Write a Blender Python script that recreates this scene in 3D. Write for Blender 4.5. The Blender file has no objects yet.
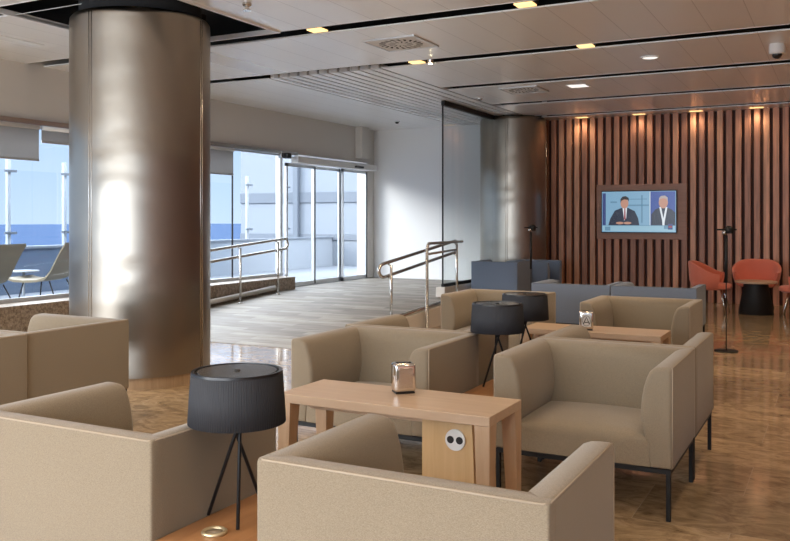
import bpy, bmesh, math, random
from mathutils import Vector, Matrix
random.seed(7)
S = bpy.context.scene
C = S.collection
PI = math.pi
H = 3.36            # ceiling height
YE = 15.85          # end wall
XW = -8.8           # window wall

# ------------------------------------------------------------------ camera, world, sun, exposure
cam_d = bpy.data.cameras.new('camera'); cam = bpy.data.objects.new('camera', cam_d); C.objects.link(cam)
cam.location = (0, 0, 1.45)
cam.rotation_euler = (PI/2, 0, math.radians(27.64))
cam_d.sensor_width = 36; cam_d.lens = 850/790*36
cam_d.shift_y = -50.5/790
cam_d.clip_end = 5000
S.camera = cam

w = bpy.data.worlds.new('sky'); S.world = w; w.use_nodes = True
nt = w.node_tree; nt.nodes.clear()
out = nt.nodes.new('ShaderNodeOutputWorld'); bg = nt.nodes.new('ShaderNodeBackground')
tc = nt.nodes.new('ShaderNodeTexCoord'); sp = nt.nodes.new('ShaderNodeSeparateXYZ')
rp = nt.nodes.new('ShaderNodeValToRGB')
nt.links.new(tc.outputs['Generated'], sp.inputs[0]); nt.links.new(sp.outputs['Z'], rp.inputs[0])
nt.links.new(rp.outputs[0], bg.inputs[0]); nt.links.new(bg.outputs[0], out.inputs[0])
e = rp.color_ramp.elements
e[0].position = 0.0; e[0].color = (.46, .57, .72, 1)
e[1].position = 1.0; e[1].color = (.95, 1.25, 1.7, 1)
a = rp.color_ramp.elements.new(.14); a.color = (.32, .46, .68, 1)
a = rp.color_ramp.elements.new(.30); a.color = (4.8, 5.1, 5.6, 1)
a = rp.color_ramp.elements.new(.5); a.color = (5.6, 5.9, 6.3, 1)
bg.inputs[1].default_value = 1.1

sun_d = bpy.data.lights.new('sun', 'SUN'); sun = bpy.data.objects.new('sun', sun_d); C.objects.link(sun)
sun_d.energy = 1.5; sun_d.angle = math.radians(20); sun_d.color = (1, .93, .84)
sun.rotation_euler = Vector((.62, .70, -.36)).to_track_quat('-Z', 'Y').to_euler()

def area(name, loc, dirv, sx, sy, power, col):
    d = bpy.data.lights.new(name, 'AREA'); d.shape = 'RECTANGLE'; d.size = sx; d.size_y = sy
    d.energy = power; d.color = col
    o = bpy.data.objects.new(name, d); C.objects.link(o); o.location = loc
    o.rotation_euler = Vector(dirv).to_track_quat('-Z', 'Z').to_euler()
    return o
area('rear_fill_light', (-4.1, -3.9, 1.65), (.12, 1, .30), 9.0, 2.9, 380, (.88, .95, 1.02))  # unseen area lamp added behind the camera to fill chair backs and ceiling

S.view_settings.view_transform = 'Standard'; S.view_settings.look = 'None'
S.view_settings.gamma = 1; S.view_settings.use_curve_mapping = False
S.view_settings.exposure = 0.62
S.cycles.max_bounces = 8; S.cycles.diffuse_bounces = 5; S.cycles.glossy_bounces = 4
S.cycles.transparent_max_bounces = 16
S.cycles.sample_clamp_indirect = 6
S.cycles.caustics_reflective = False; S.cycles.caustics_refractive = False

# ------------------------------------------------------------------ materials
def mat(name, col=(.5,.5,.5), rough=.5, metal=0, emit=None, es=1, spec=None, coat=0):
    m = bpy.data.materials.new(name); m.use_nodes = True
    b = m.node_tree.nodes['Principled BSDF']
    b.inputs['Base Color'].default_value = (*col, 1); b.inputs['Roughness'].default_value = rough
    b.inputs['Metallic'].default_value = metal
    if spec is not None: b.inputs['Specular IOR Level'].default_value = spec
    if coat: b.inputs['Coat Weight'].default_value = coat; b.inputs['Coat Roughness'].default_value = .08
    if emit: b.inputs['Emission Color'].default_value = (*emit, 1); b.inputs['Emission Strength'].default_value = es
    return m, m.node_tree, b
def N(t, k, **kw):
    n = t.nodes.new(k)
    for a_, v in kw.items():
        if a_.startswith('i_'): n.inputs[a_[2:].replace('_', ' ')].default_value = v
        else: setattr(n, a_, v)
    return n
def coords(t, kind='Object', scale=(1,1,1), rot=(0,0,0)):
    c = t.nodes.new('ShaderNodeTexCoord'); mp = t.nodes.new('ShaderNodeMapping')
    mp.inputs['Scale'].default_value = scale; mp.inputs['Rotation'].default_value = rot
    t.links.new(c.outputs[kind], mp.inputs[0]); return mp.outputs[0]
def ramp(t, src, stops):
    r = t.nodes.new('ShaderNodeValToRGB'); t.links.new(src, r.inputs[0])
    els = r.color_ramp.elements
    els[0].position = stops[0][0]; els[0].color = (*stops[0][1], 1)
    els[1].position = stops[-1][0]; els[1].color = (*stops[-1][1], 1)
    for p, c_ in stops[1:-1]:
        x = els.new(p); x.color = (*c_, 1)
    return r.outputs[0]
def mix(t, f, a_, b_, mode='MIX'):
    m = t.nodes.new('ShaderNodeMix'); m.data_type = 'RGBA'; m.blend_type = mode
    for i, v in ((0, f), (6, a_), (7, b_)):
        if hasattr(v, 'is_linked'): t.links.new(v, m.inputs[i])
        else: m.inputs[i].default_value = v if i == 0 else (*v, 1)
    return m.outputs[2]
def bump(t, b, h, s=.3, d=.01):
    n = t.nodes.new('ShaderNodeBump'); n.inputs['Strength'].default_value = s; n.inputs['Distance'].default_value = d
    t.links.new(h, n.inputs['Height']); t.links.new(n.outputs[0], b.inputs['Normal'])
M = {}
def fabric(key, c1, c2, rough=.9):
    m, t, b = mat(key, c1, rough, spec=.2)
    v = coords(t, 'Object', (260, 260, 900))
    n = N(t, 'ShaderNodeTexNoise', i_Scale=1.0, i_Detail=2.0); t.links.new(v, n.inputs['Vector'])
    v2 = coords(t, 'Object', (6, 6, 6)); n2 = N(t, 'ShaderNodeTexNoise', i_Scale=1.0, i_Detail=3.0); t.links.new(v2, n2.inputs['Vector'])
    c = ramp(t, n.outputs[0], [(.35, c2), (.65, c1)])
    c = mix(t, n2.outputs[0], c, tuple(x*.82 for x in c1)) if False else c
    t.links.new(c, b.inputs['Base Color']); bump(t, b, n.outputs[0], .25, .003)
    b.inputs['Sheen Weight'].default_value = .25; b.inputs['Sheen Roughness'].default_value = .5
    M[key] = m
fabric('beige_fabric', (.292, .240, .172), (.21, .168, .116))
fabric('grey_fabric', (.175, .22, .30), (.13, .165, .235))
fabric('red_fabric', (.80, .24, .16), (.70, .19, .12))
fabric('lounger_fabric', (.27, .225, .155), (.22, .185, .125))
M['black_metal'] = mat('black_metal', (.010, .010, .011), .5, 0, spec=.3)[0]
M['piping'] = mat('piping', (.40, .33, .25), .8)[0]
M['grey_piping'] = mat('grey_piping', (.10, .12, .15), .8)[0]
M['chrome'] = mat('chrome', (.80, .78, .76), .12, 1)[0]
M['steel'] = mat('steel', (.62, .60, .57), .25, 1)[0]
M['satin'] = mat('satin', (.75, .75, .74), .4, .5)[0]
M['brass'] = mat('brass', (.66, .54, .34), .4, .8)[0]
M['black_plastic'] = mat('black_plastic', (.01, .01, .011), .3)[0]
M['shade_top'] = mat('shade_top', (.07, .065, .06), .14, spec=.9)[0]
M['white_paint'] = mat('white_paint', (.78, .78, .77), .6)[0]
M['wall_white'] = mat('wall_white', (.82, .825, .83), .6)[0]
M['wall_beige'] = mat('wall_beige', (.64, .605, .56), .7)[0]
M['dark_void'] = mat('dark_void', (.012, .012, .013), .9)[0]
M['lip'] = mat('lip', (.85, .85, .85), .4)[0]
M['alu'] = mat('alu', (.62, .64, .66), .35, .6)[0]
M['blind'] = mat('blind', (.42, .41, .40), .8)[0]
_t = M['blind'].node_tree; _tl = _t.nodes.new('ShaderNodeBsdfTranslucent'); _tl.inputs[0].default_value = (.55, .55, .55, 1)
_mx = _t.nodes.new('ShaderNodeMixShader'); _mx.inputs[0].default_value = .4
_t.links.new(_t.nodes['Principled BSDF'].outputs[0], _mx.inputs[1]); _t.links.new(_tl.outputs[0], _mx.inputs[2]); _t.links.new(_mx.outputs[0], _t.nodes['Material Output'].inputs[0])
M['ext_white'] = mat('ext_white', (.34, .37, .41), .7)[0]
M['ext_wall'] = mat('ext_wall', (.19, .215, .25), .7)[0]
M['ext_grey'] = mat('ext_grey', (.12, .14, .17), .7)[0]
M['parapet'] = mat('parapet', (.10, .14, .21), .6)[0]
M['terrace'] = mat('terrace', (.26, .275, .30), .7)[0]
M['lamp_glow'] = mat('lamp_glow', (.9, .7, .4), .5, emit=(1, .66, .27), es=1.0)[0]
M['spot_glow'] = mat('spot_glow', (1, .9, .7), .5, emit=(1, .82, .5), es=30)[0]
M['white_glow'] = mat('white_glow', (1, 1, 1), .5, emit=(1, .97, .92), es=.62)[0]
M['red_wood'] = None

def make_glass(key, tint, gloss=.10):
    m = bpy.data.materials.new(key); m.use_nodes = True; t = m.node_tree; t.nodes.clear()
    o = t.nodes.new('ShaderNodeOutputMaterial'); tr = t.nodes.new('ShaderNodeBsdfTransparent'); gl = t.nodes.new('ShaderNodeBsdfGlossy')
    tr.inputs[0].default_value = (*tint, 1); gl.inputs['Roughness'].default_value = .01
    lw = t.nodes.new('ShaderNodeLayerWeight'); lw.inputs[0].default_value = .5
    pw = t.nodes.new('ShaderNodeMath'); pw.operation = 'POWER'; pw.inputs[1].default_value = 4.5; t.links.new(lw.outputs['Facing'], pw.inputs[0])
    mr = t.nodes.new('ShaderNodeMapRange'); mr.inputs['To Min'].default_value = .02; mr.inputs['To Max'].default_value = gloss; t.links.new(pw.outputs[0], mr.inputs['Value'])
    mx = t.nodes.new('ShaderNodeMixShader'); t.links.new(mr.outputs[0], mx.inputs[0])
    t.links.new(tr.outputs[0], mx.inputs[1]); t.links.new(gl.outputs[0], mx.inputs[2]); t.links.new(mx.outputs[0], o.inputs[0])
    M[key] = m
make_glass('glass', (.95, .97, .98), .25); make_glass('glass_partition', (.90, .92, .92), .6); make_glass('glass_outer', (.97, .985, 1), .04)

def wood(key, c1, c2, axis='X', rough=.4, coat=0, sc=1):
    m, t, b = mat(key, c1, rough, coat=coat)
    s = {'X': (1.2, 14, 14), 'Y': (14, 1.2, 14), 'Z': (14, 14, 1.2)}[axis]
    v = coords(t, 'Object', tuple(k*sc for k in s))
    n = N(t, 'ShaderNodeTexNoise', i_Scale=1.6, i_Detail=6.0, i_Roughness=.6, i_Distortion=.5); t.links.new(v, n.inputs['Vector'])
    c = ramp(t, n.outputs[0], [(.3, c2), (.7, c1)])
    t.links.new(c, b.inputs['Base Color']); bump(t, b, n.outputs[0], .08, .002)
    M[key] = m; return m, t, b
wood('table_wood', (.56, .41, .29), (.47, .33, .22), 'X', .3)
wood('table_wood_leg', (.56, .40, .27), (.47, .32, .20), 'Z', .4)
wood('box_wood', (.66, .46, .25), (.56, .37, .18), 'Z', .4)
wood('board_wood', (.46, .225, .095), (.36, .16, .06), 'Y', .32)
wood('panel_wood', (.46, .24, .16), (.36, .18, .12), 'X', .45)
# slats: one tone per slat
m, t, b = mat('slat_wood', (.2,.08,.04), .45)
v = coords(t, 'Object', (1, 1, 1)); sx = N(t, 'ShaderNodeSeparateXYZ'); t.links.new(v, sx.inputs[0])
dv = N(t, 'ShaderNodeMath', operation='DIVIDE'); dv.inputs[1].default_value = .149; t.links.new(sx.outputs[0], dv.inputs[0])
fl = N(t, 'ShaderNodeMath', operation='FLOOR'); t.links.new(dv.outputs[0], fl.inputs[0])
wn = N(t, 'ShaderNodeTexWhiteNoise', noise_dimensions='1D'); t.links.new(fl.outputs[0], wn.inputs['W'])
v2 = coords(t, 'Object', (14, 14, 1.2)); n2 = N(t, 'ShaderNodeTexNoise', i_Scale=1.6, i_Detail=5.0); t.links.new(v2, n2.inputs['Vector'])
c1 = ramp(t, wn.outputs[0], [(0, (.40, .18, .115)), (.5, (.62, .29, .18)), (1, (.84, .44, .27))])
c2 = ramp(t, n2.outputs[0], [(.3, (.65, .65, .65)), (.7, (1.1, 1.1, 1.1))])
t.links.new(mix(t, 1.0, c1, c2, 'MULTIPLY'), b.inputs['Base Color']); M['slat_wood'] = m
M['slat_back'] = mat('slat_back', (.10, .05, .04), .8)[0]

# polished stone floor
m, t, b = mat('floor_stone', (.3,.2,.12), .12)
v = coords(t, 'Object', (1, 1, 1))
br = N(t, 'ShaderNodeTexBrick', offset=.5, i_Scale=1.0, i_Mortar_Size=.002, i_Mortar_Smooth=.1, i_Bias=0.0, i_Brick_Width=.90, i_Row_Height=.60)
br.inputs['Color1'].default_value = (0, 0, 0, 1); br.inputs['Color2'].default_value = (1, 1, 1, 1); br.inputs['Mortar'].default_value = (.5, .5, .5, 1)
t.links.new(v, br.inputs['Vector'])
v2 = coords(t, 'Object', (2.0, 3.4, 1)); n1 = N(t, 'ShaderNodeTexNoise', i_Scale=2.2, i_Detail=8.0, i_Roughness=.68, i_Distortion=1.6)
addv = N(t, 'ShaderNodeVectorMath', operation='ADD'); t.links.new(v2, addv.inputs[0])
scl = N(t, 'ShaderNodeVectorMath', operation='SCALE'); scl.inputs['Scale'].default_value = 7.3; t.links.new(br.outputs['Color'], scl.inputs[0])
t.links.new(scl.outputs[0], addv.inputs[1]); t.links.new(addv.outputs[0], n1.inputs['Vector'])
c1 = ramp(t, n1.outputs[0], [(.28, (.15, .10, .056)), (.42, (.33, .23, .135)), (.56, (.47, .34, .205)), (.75, (.62, .47, .31))])
tone = ramp(t, br.outputs['Color'], [(0, (.72, .70, .68)), (1, (1.15, 1.13, 1.1))])
c2 = mix(t, 1.0, c1, tone, 'MULTIPLY')
c3 = mix(t, br.outputs['Fac'], c2, (.42, .32, .22))
t.links.new(c3, b.inputs['Base Color'])
rr = N(t, 'ShaderNodeMapRange'); rr.inputs['To Min'].default_value = .05; rr.inputs['To Max'].default_value = .15
t.links.new(n1.outputs[0], rr.inputs['Value']); t.links.new(rr.outputs[0], b.inputs['Roughness'])
bp = N(t, 'ShaderNodeTexNoise', i_Scale=5.0, i_Detail=2.0); t.links.new(v, bp.inputs['Vector'])
bump(t, b, bp.outputs[0], .03, .01)
b.inputs['Specular IOR Level'].default_value = .7
M['floor_stone'] = m
# matte ramp tiles
m, t, b = mat('ramp_tile', (.4,.36,.32), .55)
v = coords(t, 'Object', (1, 1, 1), (0, 0, 0))
br = N(t, 'ShaderNodeTexBrick', offset=.5, i_Scale=1.0, i_Mortar_Size=.004, i_Brick_Width=.9, i_Row_Height=.15)
br.inputs['Color1'].default_value = (.17, .145, .12, 1); br.inputs['Color2'].default_value = (.33, .295, .25, 1); br.inputs['Mortar'].default_value = (.17, .145, .12, 1)
t.links.new(v, br.inputs['Vector'])
v2 = coords(t, 'Object', (1.2, 9, 1)); n1 = N(t, 'ShaderNodeTexNoise', i_Scale=2.0, i_Detail=6.0); t.links.new(v2, n1.inputs['Vector'])
tone = ramp(t, n1.outputs[0], [(.3, (.68, .66, .64)), (.7, (1.2, 1.2, 1.2))])
t.links.new(mix(t, 1.0, br.outputs['Color'], tone, 'MULTIPLY'), b.inputs['Base Color']); M['ramp_tile'] = m
# speckled granite plinth
m, t, b = mat('granite', (.3,.25,.2), .35)
n1 = N(t, 'ShaderNodeTexNoise', i_Scale=28.0, i_Detail=6.0, i_Roughness=.7); t.links.new(coords(t), n1.inputs['Vector'])
t.links.new(ramp(t, n1.outputs[0], [(.35, (.12, .085, .055)), (.5, (.28, .21, .15)), (.65, (.40, .33, .26))]), b.inputs['Base Color']); M['granite'] = m
wood('plinth_wood', (.50, .36, .23), (.36, .24, .14), 'Z', .35)
# brushed steel cladding of the round columns
m, t, b = mat('column_steel', (.35, .315, .27), .31, 1)
b.inputs['Anisotropic Rotation'].default_value = 0.0
b.inputs['Anisotropic'].default_value = .75
tg = t.nodes.new('ShaderNodeTangent'); tg.direction_type = 'RADIAL'; tg.axis = 'Z'; t.links.new(tg.outputs[0], b.inputs['Tangent'])
v = coords(t, 'Object', (1, 1, 40)); n1 = N(t, 'ShaderNodeTexNoise', i_Scale=3.0, i_Detail=3.0); t.links.new(v, n1.inputs['Vector'])
v2 = coords(t, 'Object', (1.2, 1.2, 2.2)); n2 = N(t, 'ShaderNodeTexNoise', i_Scale=1.3, i_Detail=1.0); t.links.new(v2, n2.inputs['Vector'])
b1 = N(t, 'ShaderNodeBump'); b1.inputs['Strength'].default_value = .35; b1.inputs['Distance'].default_value = .05; t.links.new(n2.outputs[0], b1.inputs['Height'])
b2 = N(t, 'ShaderNodeBump'); b2.inputs['Strength'].default_value = .10; b2.inputs['Distance'].default_value = .002; t.links.new(n1.outputs[0], b2.inputs['Height'])
t.links.new(b1.outputs[0], b2.inputs['Normal']); t.links.new(b2.outputs[0], b.inputs['Normal'])
M['column_steel'] = m
# ceiling metal panels
m, t, b = mat('ceiling_metal', (.60, .59, .58), .32, .15)
v = coords(t, 'Object', (1, 1, 1)); sx = N(t, 'ShaderNodeSeparateXYZ'); t.links.new(v, sx.inputs[0])
ad = N(t, 'ShaderNodeMath', operation='ADD'); ad.inputs[1].default_value = 100.35; t.links.new(sx.outputs[0], ad.inputs[0])
md = N(t, 'ShaderNodeMath', operation='MODULO'); md.inputs[1].default_value = .4; t.links.new(ad.outputs[0], md.inputs[0])
lt = N(t, 'ShaderNodeMath', operation='LESS_THAN'); lt.inputs[1].default_value = .008; t.links.new(md.outputs[0], lt.inputs[0])
t.links.new(mix(t, lt.outputs[0], (.88, .875, .87), (.64, .635, .63)), b.inputs['Base Color'])
fl = N(t, 'ShaderNodeMath', operation='DIVIDE'); fl.inputs[1].default_value = .4; t.links.new(ad.outputs[0], fl.inputs[0])
f2 = N(t, 'ShaderNodeMath', operation='FLOOR'); t.links.new(fl.outputs[0], f2.inputs[0])
wn = N(t, 'ShaderNodeTexWhiteNoise', noise_dimensions='1D'); t.links.new(f2.outputs[0], wn.inputs['W'])
rr = N(t, 'ShaderNodeMapRange'); rr.inputs['To Min'].default_value = .26; rr.inputs['To Max'].default_value = .38
t.links.new(wn.outputs[0], rr.inputs['Value']); t.links.new(rr.outputs[0], b.inputs['Roughness'])
M['ceiling_metal'] = m
# sea
m, t, b = mat('sea_water', (.03, .09, .22), 1, spec=0)
n1 = N(t, 'ShaderNodeTexNoise', i_Scale=.02, i_Detail=6.0); t.links.new(coords(t), n1.inputs['Vector'])
t.links.new(ramp(t, n1.outputs[0], [(.3, (.045, .070, .125)), (.7, (.055, .082, .14))]), b.inputs['Base Color']); M['sea'] = m
# pleated ribbon shade
M['shade'] = mat('shade', (.022, .024, .030), .7)[0]

# ------------------------------------------------------------------ mesh helpers
def nb(): return bmesh.new()
def box(bm, x0, x1, y0, y1, z0, z1, bev=0, seg=2, mi=0):
    r = bmesh.ops.create_cube(bm, size=1)
    bmesh.ops.scale(bm, vec=(x1-x0, y1-y0, z1-z0), verts=r['verts'])
    bmesh.ops.translate(bm, vec=((x0+x1)/2, (y0+y1)/2, (z0+z1)/2), verts=r['verts'])
    fs = {f for v_ in r['verts'] for f in v_.link_faces}
    for f in fs: f.material_index = mi
    if bev:
        es = list({e_ for v_ in r['verts'] for e_ in v_.link_edges})
        bmesh.ops.bevel(bm, geom=es, offset=bev, segments=seg, profile=.5, affect='EDGES', clamp_overlap=True)
    return bm
def tube(bm, pts, r, seg=10, closed=False, caps=True, mi=0):
    pts = [Vector(p) for p in pts]; n = len(pts); rings = []; prev = None
    rs = r if isinstance(r, (list, tuple)) else [r]*n
    for i, p in enumerate(pts):
        if closed: d = (pts[(i+1) % n]-pts[i-1]).normalized()
        elif i == 0: d = (pts[1]-p).normalized()
        elif i == n-1: d = (p-pts[-2]).normalized()
        else: d = ((pts[i+1]-p).normalized()+(p-pts[i-1]).normalized()).normalized()
        if prev is None:
            up = Vector((0,0,1)) if abs(d.z) < .9 else Vector((1,0,0))
            u = d.cross(up).normalized()
        else: u = (prev - d*prev.dot(d)).normalized()
        prev = u; v_ = d.cross(u)
        rings.append([bm.verts.new(p+(u*math.cos(2*PI*k/seg)+v_*math.sin(2*PI*k/seg))*rs[i]) for k in range(seg)])
    for i in range(n if closed else n-1):
        a_, b_ = rings[i], rings[(i+1) % n]
        for k in range(seg):
            f = bm.faces.new((a_[k], a_[(k+1) % seg], b_[(k+1) % seg], b_[k])); f.material_index = mi; f.smooth = True
    if caps and not closed:
        bm.faces.new(rings[0][::-1]).material_index = mi; bm.faces.new(rings[-1]).material_index = mi
    return bm
def lathe(bm, prof, c=(0,0,0), seg=48, mi=0, ripple=0, nr=0, a0=0, a1=2*PI):
    """prof: list of (r, z); r=0 ends close"""
    rings = []; full = abs(a1-a0-2*PI) < 1e-6
    ns = seg if full else seg+1
    for (r, z) in prof:
        if r < 1e-6: rings.append([bm.verts.new((c[0], c[1], c[2]+z))])
        else:
            rings.append([bm.verts.new((c[0]+(r+ripple*math.cos(nr*(a0+(a1-a0)*k/seg)))*math.cos(a0+(a1-a0)*k/seg),
                                        c[1]+(r+ripple*math.cos(nr*(a0+(a1-a0)*k/seg)))*math.sin(a0+(a1-a0)*k/seg), c[2]+z)) for k in range(ns)])
    for a_, b_ in zip(rings[:-1], rings[1:]):
        for k in range(seg):
            k2 = (k+1) % ns
            if len(a_) == 1 and len(b_) == 1: continue
            if len(a_) == 1: vs = (a_[0], b_[k2], b_[k])
            elif len(b_) == 1: vs = (a_[k], a_[k2], b_[0])
            else: vs = (a_[k], a_[k2], b_[k2], b_[k])
            f = bm.faces.new(vs); f.material_index = mi; f.smooth = True
    return bm
def loft(bm, rings, cap=True, mi=0):
    vr = [[bm.verts.new(p) for p in r] for r in rings]; n = len(vr[0])
    for a_, b_ in zip(vr[:-1], vr[1:]):
        for k in range(n):
            f = bm.faces.new((a_[k], a_[(k+1) % n], b_[(k+1) % n], b_[k])); f.smooth = True; f.material_index = mi
    if cap:
        bm.faces.new(vr[0][::-1]); bm.faces.new(vr[-1])
    return bm
def obj(name, bm, m_, parent=None, smooth=None, loc=None):
    bmesh.ops.recalc_face_normals(bm, faces=bm.faces)
    me = bpy.data.meshes.new(name); bm.to_mesh(me); bm.free()
    for k in (m_ if isinstance(m_, (list, tuple)) else [m_]): me.materials.append(M[k] if isinstance(k, str) else k)
    o = bpy.data.objects.new(name, me); C.objects.link(o)
    if parent: o.parent = parent
    if loc: o.location = loc
    if smooth:
        me.polygons.foreach_set('use_smooth', [True]*len(me.polygons))
        me.set_sharp_from_angle(angle=math.radians(smooth))
    return o
def tag(o, label, cat, group=None, kind=None):
    o['label'] = label; o['category'] = cat
    if group: o['group'] = group
    if kind: o['kind'] = kind
    return o
def thing(name, label, cat, loc=(0,0,0), rz=0, group=None):
    o = bpy.data.objects.new(name, None); C.objects.link(o); o.location = loc; o.rotation_euler = (0,0,rz)
    o.empty_display_size = .1
    return tag(o, label, cat, group)
def struct(name, bm, m_, parent=None, **k):
    o = obj(name, bm, m_, parent, **k)
    if parent is None: o['kind'] = 'structure'
    return o
def sthing(name, loc=(0,0,0)):
    o = bpy.data.objects.new(name, None); C.objects.link(o); o.location = loc; o['kind'] = 'structure'; return o
def dup(root, loc, rz, label=None, group=None):
    def cp(o, par):
        c = o.copy(); C.objects.link(c); c.parent = par
        for ch in [x for x in bpy.data.objects if x.parent == o]: cp(ch, c)
        return c
    kids = [x for x in bpy.data.objects if x.parent == root]
    r = root.copy(); C.objects.link(r); r.location = loc; r.rotation_euler = (0,0,rz)
    for ch in kids: cp(ch, r)
    if label: r['label'] = label
    if group: r['group'] = group
    return r

# ------------------------------------------------------------------ room shell
YB = -4.0; XR = 5.0
struct('floor', box(nb(), XW-.2, XR+.2, YB-.2, YE+.2, -.12, 0), 'floor_stone')
# raised ramp and landing towards the doors
bm = nb()
prof = [(7.93, .0), (7.93, .004), (11.8, .23), (YE, .23), (YE, .0)]
rings = [[(x, y, z) for y, z in prof] for x in (XW, -5.62)]
loft(bm, rings)
prof = [(7.93, .0), (7.93, .004), (11.8, .23), (12.1, .23), (12.1, .0)]
loft(bm, [[(x, y, z) for y, z in prof] for x in (-5.62, -5.0)])
for f in bm.faces: f.smooth = False
r_ = struct('ramp_floor', bm, 'ramp_tile'); r_.name = 'floor_ramp'
# end wall (white) and timber wall
struct('wall_end', box(nb(), XW-.2, -5.0, YE, YE+.2, -.1, H+.4), 'wall_white')
struct('wall_timber_backing', box(nb(), -5.0, XR+.2, YE, YE+.2, -.1, H+.4), 'slat_back')
struct('wall_right', box(nb(), XR, XR+.2, YB, YE, -.1, H+.4), 'panel_wood')
bm = nb()
box(bm, XW-.2, XR+.2, YB-.2, YB, -.1, .45); box(bm, XW-.2, XR+.2, YB-.2, YB, 2.9, H+.4)
for x in (XW-.2, -5.6, -2.4, .8, 4.0): box(bm, x, x+.3, YB-.2, YB, .45, 2.9)
struct('wall_rear', bm, 'wall_beige')
# window wall: upper band, low stone plinth
bm = nb()
box(bm, XW-.25, XW, YB-.2, YE+.2, 2.65, H+.4)
box(bm, XW-.25, XW, 15.55, YE+.2, .0, 2.65)
box(bm, XW, XW+.16, 15.05, 15.35, 2.72, H, .003)
struct('wall_left', bm, 'wall_beige')
struct('wall_left_plinth', box(nb(), XW-.25, XW+.28, YB, 12.48, 0, .45, .01), 'granite')
struct('trim_1', box(nb(), XW-.02, XW+.05, YB, 12.9, 2.62, 2.68), 'steel')
struct('baseboard_end', box(nb(), XW, -5.6, YE-.015, YE, .23, .31), 'wall_white')

# windows
bounds = [12.62, 11.2, 9.16, 7.27, 5.37, 3.47, 1.57, -.33, -2.2, YB]
for i, (b1_, a1_) in enumerate(zip(bounds[:-1], bounds[1:])):
    wroot = sthing(f'window_{i+1}', (XW-.1, (a1_+b1_)/2, .45))
    h2 = (b1_-a1_)/2
    bm = nb()
    box(bm, -.03, .03, -h2, h2, 0, .05); box(bm, -.03, .03, -h2, h2, 2.15, 2.2)
    obj('window_frame', bm, 'alu', wroot)
    obj('window_pane', box(nb(), -.006, .006, -h2+.002, h2-.002, .05, 2.15), 'glass', wroot)
    if i < 1: obj('pane_joint', box(nb(), -.012, .012, -h2-.008, -h2+.008, .05, 2.15), 'black_plastic', wroot)
for n_, (y0, y1, zb, lab) in enumerate([(5.39, 7.25, 2.20, 'grey roller blind pulled partly down over the leftmost window in view'),
                         (7.29, 9.14, 2.43, 'beige roller blind barely lowered, window left of the big steel column'),
                         (9.18, 11.04, 2.2, 'beige roller blind pulled partly down just right of the big steel column')]):
    t_ = thing('roller_blind', lab, 'blind', (XW+.02, (y0+y1)/2, 0), 0, 'roller blinds on the window wall')
    hh = (y1-y0)/2
    obj('blind_fabric', box(nb(), .02, .026, -hh, hh, zb, 2.60), 'blind', t_)
    obj('bottom_bar', box(nb(), .012, .034, -hh, hh, zb-.025, zb, .003), 'alu', t_)
    obj('roller_tube', tube(nb(), [(.03, -hh, 2.59), (.03, hh, 2.59)], .028, 14), 'white_paint', t_)
# sliding glass doors
ds = [12.62, 13.57, 14.56, 15.55]
for i in range(3):
    y0, y1 = ds[i], ds[i+1]; xx = XW-.03-.05*(i == 1)
    dr = sthing(f'door_{i+1}', (xx, (y0+y1)/2, .23)); hh = (y1-y0)/2
    bm = nb(); box(bm, -.02, .02, -hh, -hh+.045, 0, 2.25); box(bm, -.02, .02, hh-.045, hh, 0, 2.25)
    box(bm, -.02, .02, -hh, hh, 0, .08); box(bm, -.02, .02, -hh, hh, 2.19, 2.25)
    obj('door_frame', bm, 'alu', dr)
    obj('door_pane', box(nb(), -.006, .006, -hh+.045, hh-.045, .08, 2.19), 'glass', dr)
    obj('edge_seal', box(nb(), .02, .028, hh-.022, hh-.002, .02, 2.22), 'black_plastic', dr)
t_ = thing('door_operator', 'long white motor housing above the sliding glass doors', 'door opener', (XW+.001, 14.2, 2.48))
obj('housing', box(nb(), 0, .16, -1.45, 1.5, 0, .12, .01), 'white_paint', t_)
obj('sensor', box(nb(), .16, .21, .55, .85, .02, .06, .01), 'black_plastic', t_)
t_ = thing('wall_speaker', 'small black device with steel bracket left of the door motor housing', 'sensor', (XW, 12.5, 2.52))
obj('body', box(nb(), .05, .15, -.08, .06, .02, .12, .015), 'black_plastic', t_)
obj('bracket', box(nb(), 0, .06, -.14, -.05, .03, .14, .004), 'steel', t_)
struct('trim_2', box(nb(), XW-.22, XW-.12, 12.585, 12.655, .45, 2.65), 'white_paint')

# ------------------------------------------------------------------ ceiling
slots = [-2.95, -.95, 1.05, 3.07, 5.10, 7.10, 9.13, 11.15, 13.15, 15.0]
SW = .26
bm = nb()
T = .012
def cbox(x0, x1, y0, y1): box(bm, x0, x1, y0, y1, H, H+T)
edges = [YB-.2] + slots + [YE]
for i in range(len(edges)-1):
    y0 = edges[i]+(SW if i else 0); y1 = edges[i+1]
    if abs(edges[i]-5.10) < .01:      # row opened round the big column
        cbox(XW, -6.8, y0, y1); cbox(-5.05, XR, y0, y1)
    elif y0 > 9.0:                     # louvre strips
        cbox(XW, -6.85, y0, y1)
        cbox(-5.1, XR, y0, y1)
        k = 0; x = -6.85
        while x < -5.12:
            box(bm, x+.035, min(x+.155, -5.1), y0, y1, H, H+.05); x += .155
    else: cbox(XW, XR, y0, y1)
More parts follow.
